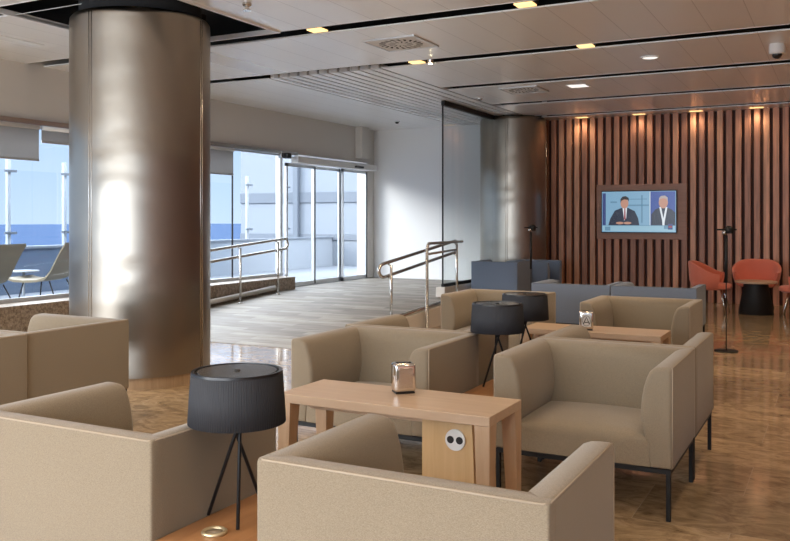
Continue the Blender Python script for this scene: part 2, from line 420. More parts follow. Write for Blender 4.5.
# slots 3.. do not reach the window side
for s_ in slots[7:]:
    box(bm, XW, -6.85, s_, s_+SW, H, H+T)
    x = -6.85
    while x < -5.12:
        box(bm, x+.035, min(x+.155, -5.1), s_, s_+SW, H, H+.05); x += .155
struct('ceiling', bm, 'ceiling_metal')
struct('ceiling_void', box(nb(), XW, XR, YB, YE, H+.38, H+.42), 'dark_void')
bm = nb()
for s_ in slots:
    x0 = XW if s_ < 10 else -5.1
    for y in (s_-.014, s_+SW):
        box(bm, x0, XR, y, y+.010, H-.003, H-.0003)
for (x0, x1, y0, y1) in [(-6.8, -5.05, 7.06, 7.085), (-6.83, -6.8, 5.2, 7.09), (-5.05, -5.02, 5.2, 7.09)]:
    box(bm, x0, x1, y0, y1, H-.018, H+.03)
struct('trim_3', bm, 'lip')
bm = nb()   # dark rafters in the open void
for x in (-6.5, -6.0, -5.4): box(bm, x, x+.05, 5.2, 7.05, H+.2, H+.26)
box(bm, -6.8, -5.05, 5.35, 5.4, H+.12, H+.17)
struct('trim_4', bm, 'black_metal')

# timber slat wall
bm = nb()
def slat(x, z0, z1): box(bm, x, x+.094, YE-.105, YE-.001, z0, z1, .003, 1)
x = -5.066; k = 0
while x < XR-.1:
    xs = round(x/.149)*.149+.035
    if -3.99 < xs+.036 < -2.42: slat(xs, .0, 1.10); slat(xs, 2.10, H)
    else: slat(xs, .0, H)
    x += .149
struct('wall_timber_slats', bm, 'slat_wood')
# TV panel + TV
struct('trim_5', box(nb(), -4.0, -2.40, YE-.15, YE-.002, 1.10, 2.10, .004), 'panel_wood')
def col_em(name, c, s=.6):
    m_, _, b_ = mat(name, (0,0,0), .25, emit=c, es=s); M[name] = m_
col_em('tv_teal', (.20, .38, .54)); col_em('tv_teal_dark', (.12, .26, .38)); col_em('tv_blue', (.03, .07, .30)); col_em('tv_suit', (.012, .018, .04))
col_em('tv_skin', (.50, .25, .17)); col_em('tv_white', (.75, .80, .85)); col_em('tv_hair', (.02, .015, .015)); col_em('tv_grey', (.42, .36, .34))
col_em('tv_desk', (.28, .48, .60)); col_em('tv_red', (.30, .03, .04)); col_em('tv_navy', (.03, .05, .18))
tv = thing('television', 'flat wall television showing a news picture of two men in suits', 'television', (-3.23, YE-.15, 1.60))
obj('housing', box(nb(), -.67, .67, -.06, -.001, -.385, .385, .008), 'black_plastic', tv)
scr = obj('screen', box(nb(), -.655, .655, -.064, -.0605, -.368, .368), 'tv_teal', tv)
def flat(polys, name, m_, y=-.0655):
    b_ = nb()
    for pl in polys:
        f0 = [b_.verts.new((px, y, pz)) for px, pz in pl]; f1 = [b_.verts.new((px, y+.0006, pz)) for px, pz in pl]
        b_.faces.new(f0[::-1]); b_.faces.new(f1)
        for k in range(len(pl)): b_.faces.new((f0[k], f0[(k+1) % len(pl)], f1[(k+1) % len(pl)], f1[k]))
    return obj(name, b_, m_, scr)
def ell(cx, cz, rx, rz_, n=18): return [(cx+rx*math.cos(2*PI*k/n), cz+rz_*math.sin(2*PI*k/n)) for k in range(n)]
def rect(x0, x1, z0, z1): return [(x0, z0), (x1, z0), (x1, z1), (x0, z1)]
flat([rect(.215, .645, -.34, .36)], 'blue_backdrop', 'tv_blue')
flat([rect(-.645, -.585, -.25, .34)], 'flag', 'tv_navy')
flat([rect(-.20, .19, .10, .13), rect(-.30, .16, .22, .235), rect(.05, .08, -.2, .3), rect(-.5, -.38, .16, .19)], 'studio_lines', 'tv_teal_dark')
flat([rect(.203, .213, -.36, .36)], 'split_line', 'tv_white', -.0662)
flat([[(-.54, -.25), (-.50, -.12), (-.42, .02), (-.30, .07), (-.18, .07), (-.06, .01), (.0, -.12), (.02, -.25)]], 'dark_suit', 'tv_suit', -.0668)
flat([[(-.28, .075), (-.20, .075), (-.215, -.12), (-.25, -.16)]], 'shirt', 'tv_white', -.0674)
flat([[(-.248, .06), (-.228, .06), (-.222, -.13), (-.24, -.15), (-.254, -.13)]], 'tie', 'tv_red', -.0680)
flat([ell(-.245, .155, .072, .098)], 'face', 'tv_skin', -.0680)
flat([[(-.315, .16), (-.318, .23), (-.28, .275), (-.22, .285), (-.17, .25), (-.165, .18), (-.185, .215), (-.25, .225), (-.30, .2)]], 'hair', 'tv_hair', -.0686)
flat([ell(-.33, -.205, .07, .022), ell(-.19, -.205, .07, .022)], 'hands', 'tv_skin', -.0686)
flat([rect(-.64, .64, -.355, -.245)], 'desk', 'tv_desk', -.0674)
flat([rect(-.64, .64, -.255, -.245), rect(-.60, -.50, -.345, -.27), rect(.45, .54, -.31, -.25)], 'desk_marks', 'tv_teal_dark', -.0692)
flat([[(.225, -.25), (.23, -.05), (.30, .04), (.38, .075), (.50, .075), (.58, .04), (.645, -.02), (.645, -.25)]], 'dark_jacket', 'tv_suit', -.0668)
flat([[(.37, .08), (.40, .08), (.44, -.12), (.48, .08), (.51, .08), (.46, -.2), (.46, -.25), (.425, -.25), (.42, -.16)]], 'white_lapels', 'tv_white', -.0680)
flat([ell(.44, .165, .080, .108)], 'older_face', 'tv_skin', -.0680)
flat([[(.365, .18), (.365, .24), (.40, .28), (.47, .285), (.515, .25), (.515, .18), (.495, .225), (.44, .24), (.385, .225)]], 'grey_hair', 'tv_grey', -.0686)
flat([rect(.52, .60, -.32, -.22)], 'station_badge', 'tv_navy', -.0696)
flat([rect(.53, .59, -.285, -.255)], 'badge_stripe', 'tv_red', -.0702)

# round steel columns
def column(name, x, y, r, z1, label, seams):
    t_ = thing(name, label, 'column', (x, y, 0), 0, 'round steel clad columns')
    obj('cladding', lathe(nb(), [(r-.03, .10), (r, .10), (r, z1-.06), (r-.004, z1-.02), (r-.02, z1), (r-.06, z1)], seg=128), 'column_steel', t_, smooth=40)
    obj('plinth', lathe(nb(), [(0, 0), (r-.02, 0), (r-.02, .10), (0, .10)], seg=96), 'plinth_wood', t_, smooth=40)
    bm = nb()
    for a_ in seams:
        for d_ in (-.012, .012):
            th = a_+d_/r*1.2
            box_r = (r+.0015)
            cx, cy = box_r*math.cos(th), box_r*math.sin(th)
            tube(bm, [(cx, cy, .11), (cx, cy, z1-.03)], .0035, 6)
    obj('seam_strip', bm, 'steel', t_)
    obj('core', lathe(nb(), [(0, z1-.1), (r-.08, z1-.1), (r-.08, H+.36), (0, H+.36)], seg=48), 'dark_void', t_)
    return t_
cx, cy = -5.70, 5.85
th_cam = math.atan2(-cy, -cx)
column('steel_column', cx, cy, .622, 3.27, 'big brushed steel clad round column standing in the left foreground', [th_cam-.62-.12, th_cam+.98, th_cam+2.6, th_cam-2.3])
th_cam = math.atan2(-15.2, 5.5)
column('steel_column', -5.45, 15.2, .615, H-.02, 'distant steel clad column in the corner beside the timber slats', [th_cam-.2, th_cam+1.4])

# glass partition with top rail on the landing edge
gp = thing('glass_partition', 'tall clear glass screen between ramp landing and lounge', 'glass screen', (-5.62, 12.38, 0))
obj('glass_sheet', box(nb(), -.006, .006, 0, 2.4, .42, 3.28), 'glass_partition', gp)
obj('top_rail', box(nb(), -.03, .03, 0, 2.4, 3.28, H-.001, .003), 'black_metal', gp)
obj('bottom_rail', box(nb(), -.03, .03, 0, 2.4, .38, .43, .003), 'black_metal', gp)
obj('kerb', box(nb(), -.08, .08, -.1, 2.4, 0, .38, .01), 'wall_beige', gp)
obj('edge_profile', box(nb(), -.012, .012, -.012, 0, .42, 3.28), 'black_metal', gp)

# ------------------------------------------------------------------ ramp kerbs and handrails
def zr(y): return max(0, min(.23, (y-7.93)/(11.8-7.93)*.23))
t_ = thing('ramp_kerb', 'low stone kerb with round edge tube on lounge side of the ramp', 'kerb', (-4.98, 8.0, 0))
bm = nb(); loft(bm, [[(x, 0, 0), (x, 4.05, 0), (x, 4.05, .34), (x, 0, .13)] for x in (-.0, .12)])
for f in bm.faces: f.smooth = False
obj('kerb_body', bm, 'wall_beige', t_)
obj('edge_tube', tube(nb(), [(.06, 0, .155), (.06, 4.05, .365)], .03, 12), 'steel', t_)
t_ = thing('ramp_kerb', 'pale round edge tube running along the stone plinth under windows', 'kerb', (-8.44, 8.0, 0))
obj('edge_tube', tube(nb(), [(0, 0, .085), (0, 3.75, zr(11.75)+.08)], .04, 12), 'wall_beige', t_)
def arc(c, r, a0, a1, n, ax):   # ax: functions to 3d
    return [ax(c[0]+r*math.cos(a0+(a1-a0)*k/n), c[1]+r*math.sin(a0+(a1-a0)*k/n)) for k in range(n+1)]
def handrail(name, label, x, ya, yb, za, zb, posts, curl_hi=True, zlow=.17, post_base=None):
    t_ = thing(name, label, 'handrail', (x, ya, 0), 0, 'stainless handrails of the ramp')
    sl = (zb-za)/(yb-ya)
    f = lambda y: za+sl*(y-ya)
    n = 10
    path = []
    rr_ = zlow/2
    if curl_hi:
        for y in (ya, yb): path.append((0, y-ya, f(y)))
        for k in range(1, n): a_ = PI/2-PI*k/n; path.append((0, yb-ya+rr_*math.cos(a_), f(yb)-rr_+rr_*math.sin(a_)))
        path.append((0, yb-ya, f(yb)-zlow)); path.append((0, 0, f(ya)-zlow))
    else:
        path.append((0, yb-ya, f(yb))); path.append((0, 0, f(ya)))
        for k in range(1, n): a_ = PI/2+PI*k/n; path.append((0, rr_*1.6*math.cos(a_), f(ya)-rr_+rr_*math.sin(a_)))
        path.append((0, 0, f(ya)-zlow)); path.append((0, yb-ya, f(yb)-zlow))
    obj('rail', tube(nb(), path, .022, 12), 'steel', t_)
    for py in posts:
        base = post_base if post_base is not None else zr(py)
        bm = nb(); tube(bm, [(.05, py-ya, base), (.05, py-ya, f(py)-.03)], .018, 10)
        tube(bm, [(.05, py-ya, f(py)-.05), (0, py-ya, f(py)-.015)], .01, 8); tube(bm, [(.05, py-ya, f(py)-.05-zlow), (0, py-ya, f(py)-.01-zlow)], .01, 8)
        lathe(bm, [(0, base), (.04, base), (.04, base+.012), (0, base+.012)], (.05, py-ya, 0), 16)
        obj('post', bm, 'steel', t_)
    return t_
handrail('handrail', 'steel double handrail rising along the windows behind the steel column', -8.30, 7.6, 11.84, .83, 1.135, [8.4, 10.58, 11.58], True)
handrail('handrail', 'sloping steel double handrail in the middle of the ramp opening', -5.09, 9.42, 11.66, .90, 1.14, [9.52, 11.60], False, post_base=.22)
t_ = thing('handrail', 'short level steel handrail loop with tall post in front of the glass screen', 'handrail', (-4.80, 10.07, 0), 0, 'stainless handrails of the ramp')
obj('rail', tube(nb(), [(0, 0, .9), (0, 0, 1.08), (.0, .03, 1.12), (-.01, .08, 1.14), (-.19, 1.62, 1.13)], .02, 12), 'steel', t_)
obj('lower_rail', tube(nb(), [(0, 0, 1.0), (-.15, 1.3, 1.02)], .016, 12), 'steel', t_)
obj('post', lathe(nb(), [(0, 0), (.045, 0), (.045, .012), (.02, .014), (.02, 1.06), (0, 1.06)], seg=16), 'steel', t_)

# ------------------------------------------------------------------ outside: terrace, parapet, posts, sea
struct('terrace_floor', box(nb(), -12.0, XW-.25, -6, 24, -.1, .25), 'terrace')
struct('sea', box(nb(), -3500, -40, -2500, 4000, -22, -20), 'sea')
struct('terrace_parapet', box(nb(), -12.0, -11.8, -6, 13.2, .25, .98), 'parapet')
struct('terrace_parapet_pale', box(nb(), -12.0, -11.8, 13.2, 24, .25, .98), 'ext_white')
struct('parapet_coping', box(nb(), -12.03, -11.77, -6, 24, .98, 1.02), 'ext_wall')
post = thing('windscreen_post', 'white terrace windscreen post seen at the far left', 'post', (-11.9, 9.26, 1.02), 0, 'posts of the terrace windscreen')
obj('upright', box(nb(), -.03, .03, -.03, .03, 0, 1.42, .006), 'ext_white', post)
for z_ in (.2, 1.2): obj('clamp', box(nb(), .045, .075, -.11, .11, z_, z_+.04), 'ext_grey', post)
for y, lab in ((10.38, 'white terrace windscreen post seen just left of the steel column'), (11.4, None), (12.6, None), (15.5, 'grey terrace post seen through the pane left of the sliding doors'), (13.9, None), (8.0, None), (6.8, None), (5.6, None), (17.0, None)):
    dup(post, (-11.9, y, 1.02), 0, lab or 'white terrace windscreen post rising from the parapet')
t_ = thing('windscreen', 'clear glass windscreen standing on the terrace parapet', 'windscreen', (-11.74, 4, .25))
for k in range(11): obj('glass_sheet', box(nb(), -.005, .005, -2+k*1.16, -2+k*1.16+1.12, .0, 2.0), 'glass_outer', t_)
# white building end with grey bands
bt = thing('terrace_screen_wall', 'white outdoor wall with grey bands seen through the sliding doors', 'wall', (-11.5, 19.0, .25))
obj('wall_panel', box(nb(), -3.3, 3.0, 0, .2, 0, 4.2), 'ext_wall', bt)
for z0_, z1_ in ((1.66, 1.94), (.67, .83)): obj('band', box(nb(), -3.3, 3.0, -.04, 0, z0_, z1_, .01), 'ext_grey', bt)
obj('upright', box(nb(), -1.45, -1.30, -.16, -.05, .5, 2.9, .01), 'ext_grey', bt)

def lounger(label, loc, rz):
    t_ = thing('terrace_lounge_chair', label, 'lounge chair', loc, rz, 'beige lounge chairs on the terrace')
    prof = [(-.52, .33), (-.42, .30), (-.25, .29), (-.05, .30), (.08, .34), (.16, .43), (.24, .58), (.33, .74), (.40, .84)]
    up = [(p[0], p[1]+.035) for p in prof]
    ring = prof + up[::-1]
    bm = nb(); loft(bm, [[(x, y*.98, z) for y, z in ring] for x in (-.33, -.32, 0, .32, .33)])
    obj('shell', bm, 'lounger_fabric', t_, smooth=40)
    for sx_ in (-1, 1):
        for (ya, yb) in ((-.30, -.36), (.10, .24)):
            obj('leg', tube(nb(), [(sx_*.24, ya, .31), (sx_*.30, yb, 0)], .010, 8), 'black_metal', t_)
    return t_
lounger('beige lounge chair on the terrace just left of the steel column', (-10.35, 8.8, .25), PI/2+PI+.35-PI*0)
lounger('beige lounge chair on the terrace cut by the left picture edge', (-10.25, 7.62, .25), PI/2+PI+.3)
t_ = thing('terrace_side_table', 'small white side table between the terrace lounge chairs', 'side table', (-10.9, 8.75, .25))
obj('table_top', lathe(nb(), [(0, .42), (.22, .42), (.22, .44), (0, .44)], seg=32), 'ext_white', t_)
obj('leg', lathe(nb(), [(0, 0), (.14, 0), (.14, .01), (.02, .02), (.02, .42), (0, .42)], seg=24), 'ext_white', t_)

# ------------------------------------------------------------------ armchairs
def armchair(name, label, W, D, fab, pip, loc, rz, group):
    t_ = thing(name, label, 'armchair', loc, rz, group)
    zt, zb = .742, .25
    w2, d2 = W/2, D/2
    # arm cross-section: x measured from outer face inward
    ap = [(.004, zb), (0, zb+.012), (0, zt-.012), (.004, zt-.004), (.012, zt), (.045, zt-.001), (.072, zt-.004), (.092, zt-.012), (.110, zt-.03), (.125, zt-.062), (.138, zt-.105),
          (.149, zt-.165), (.154, zt-.225), (.149, zt-.285), (.136, zt-.335), (.118, zt-.38), (.105, zb)]
    ccx, ccz = .06, .5
    def ring(y, k, side):
        r_ = []
        for (x, z) in ap:
            xx = ccx+(x-ccx)*(1-k/.07); zz = ccz+(z-ccz)*(1-k/.25)
            r_.append((side*(w2-xx), y, zz))
        return r_
    for side in (-1, 1):
        rs = [ring(-d2, .020, side), ring(-d2+.002, .012, side), ring(-d2+.007, .006, side), ring(-d2+.016, .002, side), ring(-d2+.03, 0, side),
              ring(0, 0, side), ring(d2-.05, 0, side)]
        obj('armrest', loft(nb(), rs), fab, t_, smooth=50)
    # back
    bp_ = [(.004, zb), (0, zb+.012), (0, zt-.012), (.004, zt-.004), (.012, zt), (.05, zt-.001), (.082, zt-.004), (.102, zt-.014), (.118, zt-.035), (.133, zt-.08),
           (.150, zt-.18), (.160, zt-.26), (.165, zt-.33), (.165, zb)]
    rs = []
    for x, k in ((-w2+.0005, .006), (-w2+.004, .001), (-w2+.01, 0), (0, 0), (w2-.01, 0), (w2-.004, .001), (w2-.0005, .006)):
        rs.append([(x, d2-(.07+(y-.07)*(1-k/.08)) if abs(x) < w2-.02 else d2-min(.07+(y-.07)*(1-k/.08), .06), .5+(z-.5)*(1-k/.3)) for (y, z) in bp_])
    rs2 = rs[:3] + [[(-w2+.06, p[1], p[2]) for p in rs[3]]] + [rs[3]] + [[(w2-.06, p[1], p[2]) for p in rs[3]]] + rs[4:]
    obj('backrest', loft(nb(), rs2), fab, t_, smooth=50)
    # seat with crowned top
    ws = w2-.088; fr, bk = -d2+.006, d2-.13
    rs = []
    def sring(y, k, cr):
        pts = []; r = .028
        pts += [(-ws+k, zb+.004), (ws-k, zb+.004)]
        z2 = .40
        pts += [(ws-k, z2-r), (ws-k-.008, z2-.012), (ws-k-r, z2-.002+cr*.2)]
        for u in (.6, .3, 0, -.3, -.6): pts.append((u*ws, z2+cr*(1-u*u)-k*.5))
        pts += [(-ws+k+r, z2-.002+cr*.2), (-ws+k+.008, z2-.012), (-ws+k, z2-r)]
        return [(x, y, z-(k*.6 if z > .3 else 0)) for x, z in pts]
    for y, k, cr in ((fr, .03, -.01), (fr+.004, .016, -.003), (fr+.012, .007, .002), (fr+.03, 0, .008), (fr+.12, 0, .02), ((fr+bk)/2, 0, .026), (bk, 0, .01)):
        rs.append(sring(y, k, cr))
    obj('seat', loft(nb(), rs), fab, t_, smooth=50)
    # piping
    e_ = .001
    p = [(-w2+e_, -d2+.012, zb+.01), (-w2+e_, -d2+.012, zt-.018), (-w2+.005, -d2+.02, zt-.005), (-w2+.004, d2-.02, zt-.004), (-w2+.02, d2-.004, zt-.004), (w2-.02, d2-.004, zt-.004),
         (w2-.004, d2-.02, zt-.004), (w2-.005, -d2+.02, zt-.005), (w2-e_, -d2+.012, zt-.018), (w2-e_, -d2+.012, zb+.01)]
    obj('piping', tube(nb(), p, .0032, 6), pip, t_)
    bm = nb(); f_ = .012
    for (x0, x1, y0, y1) in ((-w2+.01, w2-.01, -d2+.012, -d2+.034), (-w2+.01, w2-.01, d2-.034, d2-.012), (-w2+.01, -w2+.032, -d2+.034, d2-.034), (w2-.032, w2-.01, -d2+.034, d2-.034)):
        box(bm, x0, x1, y0, y1, .226, .249)
    obj('base_frame', bm, 'black_metal', t_)
    for sx_ in (-1, 1):
        for sy_ in (-1, 1):
            x_, y_ = sx_*(w2-.021), sy_*(d2-.023)
            obj('leg', box(nb(), x_-.011, x_+.011, y_-.011, y_+.011, 0, .227, .002, 1), 'black_metal', t_)
    return t_
GB = 'beige armchairs of the lounge'; GG = 'blue-grey armchairs of the lounge'
W_, D_ = .885, .74
first = armchair('armchair', 'beige armchair facing away in the foreground, right of the nearest lamp', .90, .69, 'beige_fabric', 'piping', (-1.09, 2.05+.345, 0), PI, GB)
dup(first, (-2.405, 2.05+.345, 0), PI, 'beige armchair facing away in the bottom left corner, left of the nearest lamp')
sec = armchair('armchair', 'beige armchair facing the camera at the right end of the front table', .91, D_, 'beige_fabric', 'piping', (-1.165, 4.21+D_/2, 0), 0, GB)
for (x, y, rz, lab) in [
    (-2.455, 4.21+D_/2, 0, 'beige armchair facing the camera behind the left end of the front table'),
    (-1.165, 4.21+D_*1.5+.012, PI, 'beige armchair backed against the large right one, facing the far table'),
    (-2.53, 4.21+D_*1.5+.012, PI, 'beige armchair backed against the left one behind front table, mostly hidden'),
    (-1.54, 7.25+D_/2, 0, 'distant beige armchair facing the camera behind the far table with napkin holder'),
    (-2.93, 7.40+D_/2, 0, 'distant beige armchair left of the far table, behind the two lamp shades')]:
    dup(sec, (x, y, 0), rz, lab)
armchair('armchair', 'beige armchair facing the windows with its back to us, beside steel column base', .86, .90, 'beige_fabric', 'piping', (-4.49-.45, 4.06, 0), -PI/2, GB)
armchair('armchair', 'beige armchair facing the windows, cut by the left picture edge', .86, .90, 'beige_fabric', 'piping', (-4.47-.45, 3.19, 0), -PI/2, GB)
gg = armchair('armchair', 'blue-grey armchair with its back to us, right one of the pair behind far beige armchair', .94, D_, 'grey_fabric', 'grey_piping', (-1.865, 9.8+D_/2, 0), PI, GG)
gg.scale = (1, 1, .94)
dup(gg, (-2.815, 9.8+D_/2, 0), PI, 'blue-grey armchair with its back to us, left one of the pair behind far beige armchair')
pp = dup(gg, (-4.99, 13.0+D_/2, 0), PI, 'blue-grey armchair with its back to us beside the glass screen')
pp.scale = (.85, 1, 1.04)
dup(gg, (-4.72, 14.25, 0), PI/2, 'blue-grey armchair seen from its side just in front of the far steel column').scale = (.88, 1, 1)

# low boards between armchairs
def board(label, x0, x1, y0, y1, sup):
    cx_, cy_ = (x0+x1)/2, (y0+y1)/2; a_, b_ = (x1-x0)/2, (y1-y0)/2
    t_ = thing('low_side_board', label, 'side table', (cx_, cy_, 0), 0, 'low wooden boards between armchairs')
    obj('board_top', box(nb(), -a_, a_, -b_, b_, .382, .42, .004), 'board_wood', t_)
    obj('apron', box(nb(), -a_+.03, a_-.03, -b_+.03, b_-.03, .24, .382), 'board_wood', t_)
    for sx_ in (-1, 1):
        for sy_ in (-1, 1):
            x_, y_ = sx_*(a_-.05), sy_*(b_-.05)
            obj('leg', box(nb(), x_-.011, x_+.011, y_-.011, y_+.011, 0, .24), 'black_metal', t_)
board('orange wooden low board between the two nearest armchairs, carrying the nearest lamp', -1.953, -1.543, 2.06, 2.73, 1)
board('orange wooden low board behind front table, carrying the two lamps further back', -1.995, -1.625, 4.28, 5.84, 1)
g_ = thing('cable_grommet', 'brass cable ring on low wooden board beside the nearest lamp', 'cable ring', (-1.875+.0, 2.285, .403))
g_.location = (-1.822, 2.20, .42)
bm = nb(); tube(bm, [(.036*math.cos(2*PI*k/32), .036*math.sin(2*PI*k/32), .005) for k in range(32)], .0075, 8, closed=True)
obj('ring', bm, 'brass', g_)
obj('insert', lathe(nb(), [(0, 0), (.03, 0), (.03, .004), (0, .004)], seg=24), 'piping', g_)

# wooden tables
def table(label, x0, x1, y0, y1, zt, power):
    cx_, cy_ = (x0+x1)/2, (y0+y1)/2; a_, b_ = (x1-x0)/2, (y1-y0)/2
    t_ = thing('wooden_table', label, 'table', (cx_, cy_, 0), 0, 'long wooden tables')
    obj('table_top', box(nb(), -a_, a_, -b_, b_, zt-.042, zt, .003), 'table_wood', t_)
    for sx_ in (-1, 1):
        for sy_ in (-1, 1):
            # tapered leg, flush with the ends
            xo, yo = sx_*a_*.998, sy_*b_*.995
            wt, wb, dt = .068, .045, .055
            lo = [(xo, yo), (xo-sx_*wb, yo), (xo-sx_*wb, yo-sy_*dt*.75), (xo, yo-sy_*dt*.75)]
            hi = [(xo, yo), (xo-sx_*wt, yo), (xo-sx_*wt, yo-sy_*dt*1.5), (xo, yo-sy_*dt*1.5)]
            bm = nb(); loft(bm, [[(x, y, 0) for x, y in lo], [(x, y, zt-.042) for x, y in hi]])
            for f in bm.faces: f.smooth = False
            obj('leg', bm, 'table_wood_leg', t_)
    obj('stretcher', box(nb(), -a_+.06, a_-.06, -.02, .02, zt-.10, zt-.042), 'table_wood', t_)
    if power:
        bx = obj('power_box', (lambda b__: b__)(loft(nb(), [[(x, y, 0) for x, y in ((a_-.335, -b_+.05), (a_-.075, -b_+.05), (a_-.075, b_-.1), (a_-.335, b_-.1))],
                              [(x, y, zt-.042) for x, y in ((a_-.335, -b_+.05), (a_-.10, -b_+.05), (a_-.10, b_-.1), (a_-.335, b_-.1))]])), 'box_wood', t_)
        for p_ in bx.data.polygons: p_.use_smooth = False
        ox, oz, oy = a_-.175, zt-.125, -b_+.05
        def disc(r, y0_, y1_, cx__):
            b__ = nb(); tube(b__, [(cx__, y0_, oz), (cx__, y1_, oz)], r, 32); return b__
        so = obj('socket_plate', disc(.046, oy, oy-.008, ox), 'satin', t_, smooth=40)
        obj('socket_hole', disc(.016, oy-.008, oy-.0095, ox-.021), 'black_plastic', so, smooth=40)
        obj('socket_hole', disc(.016, oy-.008, oy-.0095, ox+.021), 'black_plastic', so, smooth=40)
    return t_
table('long pale wooden table in the foreground with a round power socket', -2.36, -1.29, 3.31, 3.71, .63, True)
table('far pale wooden table in front of the distant beige armchair', -2.18, -1.13, 6.24, 6.64, .62, False)

def napkin(label, loc, rz, logo):
    t_ = thing('napkin_dispenser', label, 'napkin dispenser', loc, rz, 'metal napkin dispensers')
    obj('body', box(nb(), -.052, .052, -.042, .042, .008, .142, .014, 4), 'chrome', t_, smooth=40)
    obj('base', box(nb(), -.047, .047, -.037, .037, 0, .009, .002), 'black_plastic', t_)
    obj('front_plate', box(nb(), -.034, .034, -.0445, -.0425, .028, .122, .0008), 'white_paint' if logo else 'steel', t_)
    obj('napkin_slot', box(nb(), -.036, .036, -.012, .012, .142, .1455, .001), 'black_plastic', t_)
    if logo:
        bm = nb()
        tube(bm, [(-.022, -.0455, .05), (0, -.0455, .10), (.022, -.0455, .05)], .004, 6)
        tube(bm, [(-.012, -.0455, .062), (.012, -.0455, .062)], .003, 6)
        tube(bm, [(.029*math.cos(2*PI*k/24), -.0455, .073+.038*math.sin(2*PI*k/24)) for k in range(24)], .0016, 6, closed=True)
        obj('emblem', bm, 'black_plastic', t_)
    return t_
napkin('shiny metal napkin dispenser on the foreground wooden table', (-1.84, 3.60, .63), .75, False)
napkin('napkin dispenser with white front and dark emblem on the far wooden table', (-1.70, 6.36, .62), .3, True)

# lamps
def lamp(label, loc, rz):
    t_ = thing('table_lamp', label, 'table lamp', loc, rz, 'black tripod table lamps')
    z0, z1, r0, r1 = .338, .512, .166, .155
    obj('lamp_shade', lathe(nb(), [(r0-.006, z0), (r0, z0), (r0*.55+r1*.45, (z0+z1)/2), (r1, z1-.004), (r1-.004, z1), (r1-.012, z1), (r1-.012, z1-.004), (r0-.008, z0+.01), (r0-.006, z0)], seg=480, ripple=.0010, nr=120), 'shade', t_)
    tp = obj('top_disc', lathe(nb(), [(0, z1+.001), (r1-.020, z1+.001), (r1-.018, z1-.002), (r1-.018, z1-.009), (0, z1-.012)], seg=64), 'shade_top', t_, smooth=40)
    obj('knob', lathe(nb(), [(.012, z1+.001), (.011, z1+.005), (.006, z1+.006), (0, z1+.006)], seg=16), 'black_plastic', tp)
    obj('shade_rim', lathe(nb(), [(r1-.013, z1-.010), (r1-.011, z1+.003), (r1-.001, z1+.003), (r1+.001, z1-.006)], seg=96), 'black_plastic', t_, smooth=40)
    for k in range(3):
        a_ = 2*PI*k/3
        f_ = Vector((.112*math.cos(a_), .112*math.sin(a_), .006)); m_ = Vector((.010*math.cos(a_+1.9), .010*math.sin(a_+1.9), .31))
        up = m_+(m_-f_)*.22; up.z = min(up.z, .37)
        obj('leg', tube(nb(), [f_, m_, up], .0062, 8), 'black_metal', t_)
    bm = nb(); lathe(bm, [(0, .30), (.014, .305), (.014, .318), (0, .322)], seg=16); tube(bm, [(0, 0, .31), (0, 0, .45)], .006, 8)
    obj('stem', bm, 'black_metal', t_)
    obj('bulb', lathe(nb(), [(0, .47), (.02, .465), (.03, .44), (.02, .41), (0, .40)], seg=16), 'white_paint', t_)
    return t_
a_cam = lambda x, y: math.atan2(-y, -x)
l1 = lamp('nearest black tripod table lamp with pleated shade, large in the left foreground', (-1.835, 2.335, .42), a_cam(-1.835, 2.335)+.02)
dup(l1, (-1.885, 4.97, .42), 0, 'black tripod lamp left of the two smaller ones, between middle armchairs')
dup(l1, (-1.955, 5.69, .42), .15, 'furthest black tripod lamp, right of the two smaller ones')

# red tub chairs
def tub(label, loc, rz):
    t_ = thing('tub_chair', label, 'chair', loc, rz, 'coral red tub chairs')
    # shell wraps round the back: angle 90deg = back (+Y)
    n = 40; a0, a1 = math.radians(-28), math.radians(208)
    rings = []
    for k in range(n+1):
        a_ = a0+(a1-a0)*k/n; s_ = (math.sin(a_)+.47)/1.47; s_ = max(0, min(1, s_)); s_ = s_*s_*(3-2*s_)
        top = .60+.19*s_; rr_ = .345+.0*s_
        ca, sa = math.cos(a_), math.sin(a_)
        pr = [(rr_-.10, .36), (rr_-.04, .40), (rr_+.0, .50), (rr_+.02, top-.03), (rr_+.022, top), (rr_+.004, top+.012), (rr_-.02, top), (rr_-.03, top-.05), (rr_-.06, .50), (rr_-.10, .44)]
        rings.append([(r*ca*1.02, r*sa*.95, z) for r, z in pr])
    obj('shell', loft(nb(), rings), 'red_fabric', t_, smooth=60)
    obj('seat', lathe(nb(), [(0, .36), (.24, .36), (.285, .385), (.29, .42), (.265, .45), (.15, .462), (0, .465)], (0, -.02, 0), 40), 'red_fabric', t_, smooth=50)
    for sx_ in (-1, 1):
        for sy_ in (-1, 1):
            obj('leg', tube(nb(), [(sx_*.17, sy_*.16, .37), (sx_*.24, sy_*.24, 0)], [.016, .011], 8), 'black_metal' if sy_ > 0 else 'steel', t_)
    return t_
tub('coral red tub chair facing us behind the small round table', (-1.21, 15.02, 0), 0)
tub('coral red tub chair on the left side of the small round table', (-1.80, 14.2, 0), PI/2)
tub('coral red tub chair at the right edge beside the small round table', (-.52, 14.15, 0), -PI/2)
t_ = thing('round_table', 'small round wooden topped table with dark cone base among red chairs', 'table', (-1.15, 14.2, 0))
t_.scale = (1, 1, .93)
obj('table_top', lathe(nb(), [(0, .515), (.30, .515), (.305, .52), (.305, .545), (.30, .55), (0, .55)], seg=56), 'table_wood', t_, smooth=40)
obj('base', lathe(nb(), [(0, 0), (.25, 0), (.255, .01), (.175, .515), (0, .515)], seg=48), 'black_metal', t_, smooth=40)

